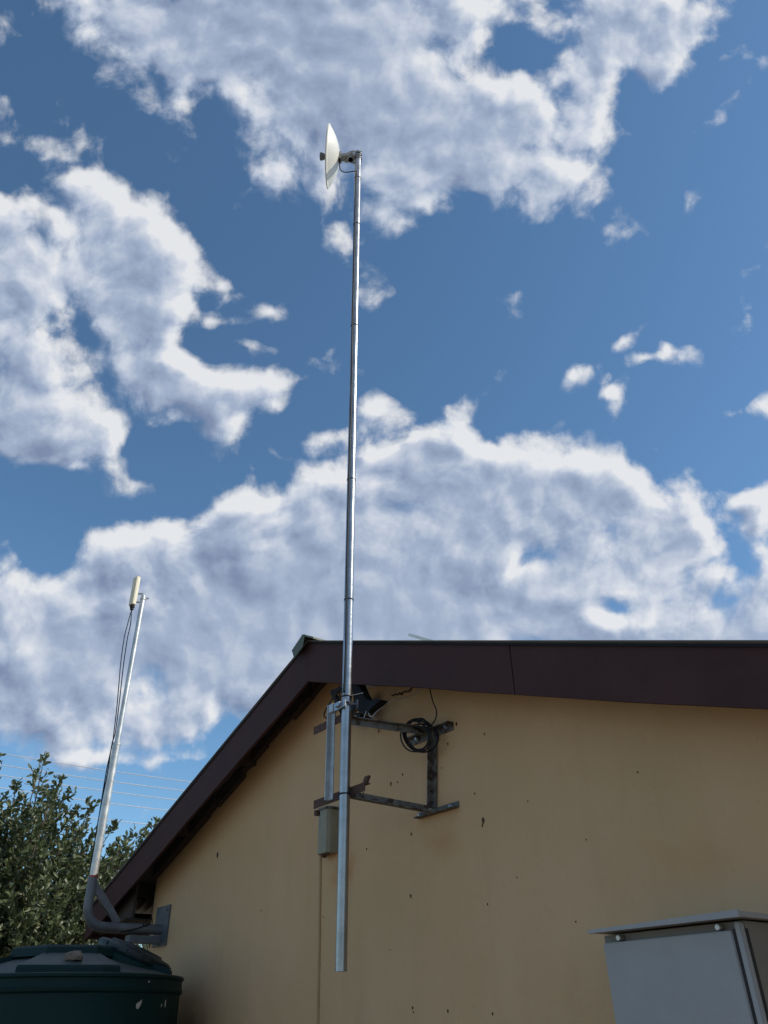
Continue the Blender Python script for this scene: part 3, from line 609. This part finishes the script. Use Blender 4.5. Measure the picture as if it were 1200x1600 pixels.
# panel antenna on it
PT = G(PS+.03, PD, 4.835)
pa = thing('panel_antenna', PT, 'cream slab-shaped panel antenna clamped to the shorter pole', 'antenna')
lv = Vector((-1, -.15, 0)).normalized(); fr = Vector((.15, -1, 0))
cpa = PT + lv*.080 + Vector((0, 0, .045))
bm = NB()
vs_ = []
pf = [(-.034, -.015), (-.028, -.024), (.028, -.024), (.034, -.015), (.034, .015), (-.034, .015)]
fdir = (lv*.75 + fr.normalized()*.66).normalized(); wdir = fdir.cross(UP).normalized()
prism(bm, [cpa + wdir*a - fdir*b - UP*.14 for a, b in pf], UP*.28)
bmesh.ops.bevel(bm, geom=bm.edges[:], offset=.004, segments=2, affect='EDGES')
obj('housing', bm, M['cream'], pa)
bm = NB(); lathe(bm, cpa-UP*.138, -UP, [(0, 0), (.02, 0), (.022, .02), (.016, .03), (.016, .045), (0, .05)], 16); obj('cable_cover', bm, M['black'], pa)
bm = NB()
for z in (.045, -.04): boxw(bm, PT+lv*.035+Vector((0, 0, z-.02)), (.03, .008, .006), .001, math.atan2(lv.y, lv.x))
lathe(bm, PT-UP*.035, UP, [(.0215, 0), (.026, 0), (.026, .014), (.0215, .014)], 20, True); boxw(bm, PT-lv*.035-UP*.02, (.016, .006, .006), .001, math.atan2(lv.y, lv.x)); lathe(bm, PT-UP*.001, UP, [(0, .004), (.021, .004), (.021, 0)], 20)
obj('clamp', bm, M['galv_old'], pa)
for j, (q, r2) in enumerate(((.10, .0), (.055, .01))):
    bm = NB(); b0 = cpa-UP*.18
    pts = [b0] + [G(PS+.012+.018*(z-3.5)/1.33, PD, z)+lv*(o_*(1-.28*j)) for z, o_ in ((4.55, .092), (4.42, .098), (4.2, .088), (4.0, .070), (3.8, .052), (3.6, .040))] + [G(PS+.012, PD, 3.51)+lv*(.036+r2*.3), G(PS+.01, PD, 3.3)+lv*(.044-r2), G(PS, PD, 2.95)+lv*.036, G(PS, PD, 2.6)+lv*.033]
    tube(bm, spline(pts, 8), .0042, 8); obj('cable', bm, M['black'], pa, smooth=True)

# ------------------------------------------------------------------ white panel on the roof
bm = NB(); a = G(-1.245, -1.0, 4.178)
wq = [G(-1.27, -1.0, 4.20), G(-1.25, -1.0, 4.215), G(-.80, -1.0, 3.955), G(-.82, -1.0, 3.94)]
prism(bm, wq, -HN*.35); rp = NB()
rpa = thing('roof_panel', G(-1.0, -1.1, 3.4), 'small white tilted flat panel poking up behind the roof edge', 'panel')
obj('plate', bm, M['white'], rpa)
bm = NB(); tube(bm, [G(-1.1, -1.2, ztop(-1.1)+.02), G(-1.1, -1.2, 4.05)], .014, 10); obj('leg', bm, M['galv'], rpa)

# ------------------------------------------------------------------ cabinet
cb_ = thing('meter_cabinet', G(1.5, 0, 1.0), 'grey metal wall cabinet with overhanging rain canopy and closed door, on the right', 'cabinet')
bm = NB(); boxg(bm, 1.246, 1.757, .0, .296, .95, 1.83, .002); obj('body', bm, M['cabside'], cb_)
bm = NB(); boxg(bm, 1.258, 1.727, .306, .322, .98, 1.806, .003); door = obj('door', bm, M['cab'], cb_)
for s in (1.321, 1.684):
    b2 = NB(); lathe(b2, G(s, .297, 1.8175), HN, [(0, .024), (.0075, .024), (.0095, .020), (.0095, .002), (0, .002)], 12); obj('hinge_pin', b2, M['galv_old'], door)
bm = NB()
for s0, s1, z0, z1 in ((1.729, 1.737, .98, 1.81),): boxg(bm, s0, s1, .297, .316, z0, z1)
obj('door_seal', bm, M['rubber'], cb_)
bm = NB(); boxg(bm, 1.7572, 1.7590, .16, .172, 1.0, 1.80); boxg(bm, 1.7572, 1.7592, .285, .296, .96, 1.81); obj('side_seam', bm, M['rubber'], cb_)
bm = NB(); boxg(bm, 1.7375, 1.757, .297, .319, .96, 1.826, .003); obj('door_frame', bm, M['cab'], cb_)
bm = NB()
prism(bm, [G(1.234, .362, 1.835), G(1.785, .362, 1.834), G(1.785, .362, 1.853), G(1.234, .362, 1.845)], -HN*.012)
prism(bm, [G(1.236, .349, 1.8355), G(1.783, .349, 1.8355), G(1.783, .349, 1.850), G(1.236, .349, 1.842)], -HN*.349)
obj('canopy', bm, M['cab'], cb_)

# ------------------------------------------------------------------ water tank
TC = Vector((6*math.sin(R_(-20.1)), 6*math.cos(R_(-20.1)), 0)); TR = .715
tk = thing('water_tank', TC, 'dark green plastic water tank with raised panels on its top, at the house corner', 'water tank')
bm = NB()
pr = [(0, 0), (TR-.03, 0), (TR-.012, .03)]
for zr in (.45, .9, 1.35): pr += [(TR-.012, zr-.04), (TR-.002, zr-.02), (TR-.002, zr+.02), (TR-.012, zr+.04)]
pr += [(TR-.012, 1.772), (TR+.0, 1.782), (TR+.003, 1.795), (TR-.004, 1.803), (TR-.006, 1.845), (TR+.004, 1.852), (TR+.004, 1.866), (TR-.01, 1.872), (TR-.02, 1.868)]
lathe(bm, TC, UP, pr, 96); obj('body', bm, M['tank'], tk, smooth='auto')
# top: panels around a raised middle, the front ones lifted between low ones
tocam = math.atan2(-TC.y, -TC.x); bm = NB(); tr_ = NB(); nP = 8
def tp(r, a, z): return TC + Vector((r*math.cos(a), r*math.sin(a), z))
def rpoly(r, a): # octagonal radius
    st = 2*math.pi/nP; q = ((a-tocam+st/2) % st)-st/2; return r*math.cos(st/2)/math.cos(q)
m_ = 6
def ring_panel(bm, a0, a1, prof, skirt):
    """wedge following the octagon inside and the round rim outside"""
    cols = []
    for k in range(m_+1):
        a = a0+(a1-a0)*k/m_; cols.append([bm.verts.new(tp(r if not oc else rpoly(r, a), a, z)) for r, z, oc in prof])
    for c0, c1 in zip(cols, cols[1:]):
        for i in range(len(prof)-1): bm.faces.new((c0[i], c0[i+1], c1[i+1], c1[i])).material_index = 1 if i >= 1 and len(prof) > 3 else 0
    for c in (cols[0], cols[-1]):
        lowv = [bm.verts.new(Vector((v.co.x, v.co.y, TC.z+skirt))) for v in c]
        for i in range(len(prof)-1): bm.faces.new((c[i], c[i+1], lowv[i+1], lowv[i])).material_index = 1
for k in range(nP):
    a = tocam + k*2*math.pi/nP; h = math.pi/nP
    if k % 2 == 0:
        ring_panel(bm, a-h*1.12, a+h*1.12, [(.34, 2.0, 1), (.66, 1.912, 1), (.672, 1.90, 1), (.678, 1.864, 1)], 1.85)
    else:
        ring_panel(bm, a-h*.9, a+h*.9, [(.33, 1.975, 1), (.60, 1.895, 1), (.70, 1.868, 0)], 1.85)
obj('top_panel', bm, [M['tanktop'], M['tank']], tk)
bm = NB()
n = nP; rr_ = [(.385, 1.975), (.375, 2.02), (.35, 2.034), (0, 2.04)]
rings = [[bm.verts.new(tp(r, tocam+math.pi/n+2*math.pi*k/n, z)) for k in range(n)] for r, z in rr_[:-1]]; cv = bm.verts.new(tp(0, 0, 2.042))
for a_, b_ in zip(rings, rings[1:]):
    for k in range(n): bm.faces.new((a_[k], a_[(k+1) % n], b_[(k+1) % n], b_[k]))
for k in range(n): bm.faces.new((rings[-1][k], rings[-1][(k+1) % n], cv))
obj('crown_panel', bm, M['tank'], tk)
# manhole collar and tilted lid on the wall side
rt = Vector((math.cos(tocam+math.pi/2), math.sin(tocam+math.pi/2), 0)); awy = Vector((math.cos(tocam+math.pi), math.sin(tocam+math.pi), 0))
lc = TC + rt*.37 - awy*.02; la = (UP + rt*.36 - awy*.06).normalized(); lb = lc + UP*1.955
bm = NB(); lathe(bm, lb, la, [(.27, -.12), (.265, .01), (.25, .02), (0, .02)], 48); obj('manhole_collar', bm, M['tank'], tk, smooth='auto')
bm = NB(); lathe(bm, lb+la*.022, la, [(0, 0), (.245, 0), (.25, .012), (.25, .036), (.235, .05), (.18, .058), (.17, .07), (.08, .078), (0, .08)], 48); lid = obj('lid', bm, M['lid'], tk, smooth='auto')
bm = NB(); a_, b_ = frame(la)
for k in range(10):
    bm = NB(); v = a_*math.cos(k*math.pi/5)+b_*math.sin(k*math.pi/5); q = lb+la*.035+v*.247; bar(bm, q, q+la*.026, v*.008, la.cross(v)*.025); obj('grip', bm, M['lid'], lid)
# scuffs on the tank side
bm = NB(); rr = random.Random(8)
for dx, z, w_, h_ in ((.42, 1.715, .028, .02), (.565, 1.712, .008, .010), (.59, 1.722, .010, .026), (.46, 1.83, .008, .006)):
    a = tocam + math.asin(dx/TR)
    n = 8; pts = []
    for k in range(n):
        t = 2*math.pi*k/n; q = rr.uniform(.6, 1.1); aa = a + w_*q*math.cos(t)/TR; pts.append(tp(TR-.0105 if z < 1.78 else TR-.003, aa, z+h_*q*math.sin(t)+w_*q*math.cos(t)*.5))
    bm = NB(); vs = [bm.verts.new(p) for p in pts]; bm.faces.new(vs); obj('scuff', bm, M['pale'], tk)
bm = NB(); bmesh.ops.create_icosphere(bm, subdivisions=2, radius=1)
sp = tp(.52, tocam+.03, 1.957); rr = random.Random(6)
for v in bm.verts:
    q = 1+rr.uniform(-.22, .22); v.co = Vector((v.co.x*.055*q, v.co.y*.04*q, max(-.6, min(.75, v.co.z))*.034*q)) + sp
st_ = obj('stone', bm, M['stone'], origin=sp); tag(st_, 'small flat brown stone lying on the top of the green tank', 'stone')

# ------------------------------------------------------------------ overhead wires, white against the sky, far behind
WIRES = [(15.06, -26.87, 14.13, -14.13, 'topmost'), (14.37, -26.70, 13.55, -14.5, 'second from the top'), (13.76, -26.54, 12.96, -15.07, 'middle'), (13.01, -26.35, 12.27, -15.41, 'second from the bottom'), (11.98, -26.2, 11.30, -15.6, 'lowest')]
names = ['topmost of the five thin pale overhead wires behind the tree', 'second of the five overhead wires counted from the top', 'middle one of the five pale overhead wires left of the roof', 'fourth of the five overhead wires counted from the top', 'lowest of the five overhead wires, just above the treetop on the right']
for (e0, a0, e1, a1, _), lab in zip(WIRES, names):
    A_, B_ = pol(a0, e0, 42), pol(a1, e1, 44); v = B_-A_
    P = [A_ + v*t for t in (-1.4, -.7)] + [A_ + v*(i/8) - UP*(.05*math.sin(math.pi*i/8)) for i in range(9)] + [A_+v*2.0, A_+v*3.2]
    P[0] += UP*.4; P[-1] += UP*.8; P[-2] += UP*.25
    bm = NB(); tube(bm, P, .018, 6); o = obj('overhead_wire', bm, M['wire'], origin=P[0]); tag(o, lab, 'wire', 'overhead wires behind the tree')

# ------------------------------------------------------------------ tree
def build_tree(name, base, tips, fill, label, seed, nleaf=9, leafL=(.05, .082), trunk_r=.13, inner=None):
    rr = random.Random(seed); root = thing(name, base, label, 'tree')
    wood, lv_ = NB(), NB(); fork = inner
    tube(wood, spline([base-UP*.1, base.lerp(fork, .5)+Vector((.06, 0, 0)), fork], 4), [trunk_r*(1-.45*k/8) for k in range(9)], 10)
    obj('trunk', wood, M['bark'], root, smooth=True); wood = NB()
    def leaf(p, d, L):
        x = d.cross(Vector((rr.uniform(-1, 1), rr.uniform(-1, 1), rr.uniform(-1, 1)))).normalized(); nrm = d.cross(x)
        w_ = L*rr.uniform(.19, .26); c = nrm*L*.06
        v = [p, p+d*L*.35+x*w_+c, p+d*L*.7+x*w_*.8+c, p+d*L-nrm*L*.08, p+d*L*.7-x*w_*.8+c, p+d*L*.35-x*w_+c, p+d*L*.5]
        V = [lv_.verts.new(q) for q in v]
        lv_.faces.new((V[0], V[1], V[2], V[6])); lv_.faces.new((V[6], V[2], V[3])); lv_.faces.new((V[6], V[3], V[4])); lv_.faces.new((V[0], V[6], V[4], V[5]))
    def sprig(p, d, n, L0=.12):
        for i in range(n):
            t = (i+.5)/n; dd = (d*rr.uniform(.5, 1.1) + Vector((rr.gauss(0, .75), rr.gauss(0, .75), rr.gauss(0, .6)))).normalized()
            leaf(p+d*L0*t, dd, rr.uniform(*leafL))
    for (tip, bush) in tips:
        mid = fork.lerp(tip, .5) + Vector((rr.uniform(-.1, .1), rr.uniform(-.1, .1), rr.uniform(-.22, 0)))
        P = spline([fork, mid, tip], 10)
        tube(wood, P, [.028*(1-k/21)+.003 for k in range(len(P))], 5, cap=False)
        for k in range(5, len(P)):
            d = (P[k]-P[k-1]).normalized(); sp_ = bush*(1.15-(k/20))
            for _ in range(3 if k < 19 else 2):
                o_ = Vector((rr.gauss(0, sp_), rr.gauss(0, sp_), rr.gauss(0, sp_*.8))); q = P[k]+o_; dd = (d*.9+o_.normalized()*.7+UP*.45).normalized() if o_.length > .01 else d
                if o_.length > .08: tube(wood, [P[k-1], q], [.005, .003], 4, cap=False)
                sprig(q, dd, nleaf)
        sprig(tip, (tip-mid).normalized(), nleaf)
    for (c, r, cnt) in fill:
        for _ in range(cnt):
            v = Vector((rr.gauss(0, 1), rr.gauss(0, 1), rr.gauss(0, 1))).normalized()*r*rr.random()**.4; v.z *= .8
            sprig(c+v, (v.normalized()*.6+UP*.6).normalized(), nleaf)
    obj('limb', wood, M['bark'], root); obj('crown', lv_, M['leaf'], root); return root
TIPS = []
rt_ = random.Random(21)
for az, el, D, b in [(-24.1, 14.5, 9, .10), (-24.3, 13.6, 8.8, .13), (-22.3, 12.6, 9.2, .11), (-20.7, 11.9, 9, .10), (-19.1, 10.7, 9.3, .10), (-16.3, 11.0, 9.8, .07), (-17.4, 10.4, 9.6, .10), (-21.6, 11.4, 8.6, .14), (-25.4, 12.8, 9, .13),
    (-27.2, 14.3, 8.8, .08), (-28.2, 12.6, 9, .12), (-26.3, 11.4, 8.6, .14), (-23.2, 12.2, 8.5, .15), (-18.3, 9.6, 9.4, .13), (-17.0, 8.9, 9.8, .12), (-20.2, 10.0, 8.7, .15), (-29.5, 14.2, 9, .2), (-32, 13.5, 9.2, .2), (-31, 11, 8.6, .2), (-22.8, 13.2, 9.1, .09), (-25.0, 11.9, 9.2, .12)]:
    TIPS.append((pol(az, el, D), b))
for _ in range(26): TIPS.append((pol(rt_.uniform(-29, -18), rt_.uniform(4.5, 10.4), rt_.uniform(8.0, 9.8)), .17))
FILL = [(pol(-24, 8.6, 9), .62, 210), (pol(-21.0, 7.0, 9.2), .55, 170), (pol(-26.5, 9.4, 9.2), .55, 130), (pol(-22, 4.6, 8.6), .65, 230), (pol(-19.3, 6.3, 9.6), .45, 110), (pol(-25.5, 5, 8.6), .6, 170), (pol(-18.8, 4.2, 9.2), .40, 110), (pol(-30, 8, 9), .8, 120), (pol(-23, 1.5, 9), .9, 120)]
tb = pol(-24.5, 0, 9.3); tb.z = 0
build_tree('leafy_tree', tb, TIPS, FILL, 'bushy olive green tree with small glossy leaves behind the tank and the pole', 5, inner=Vector((tb.x, tb.y, 1.5)))

SH = [(pol(-14 + .9*k, 5.6 - .3*abs(k-1), 15), .2) for k in range(-4, 4)]
sb = pol(-14, 0, 15.2); sb.z = 0
build_tree('shrub', sb, SH, [(pol(-13.6, 2.8, 15), .75, 150), (pol(-16.5, 2.6, 15), .7, 110), (pol(-18.5, 3.0, 15), .6, 80)], 'low dark green shrub far behind the water tank, seen under the eave', 9, trunk_r=.06, leafL=(.07, .11), inner=Vector((sb.x, sb.y, .7)))
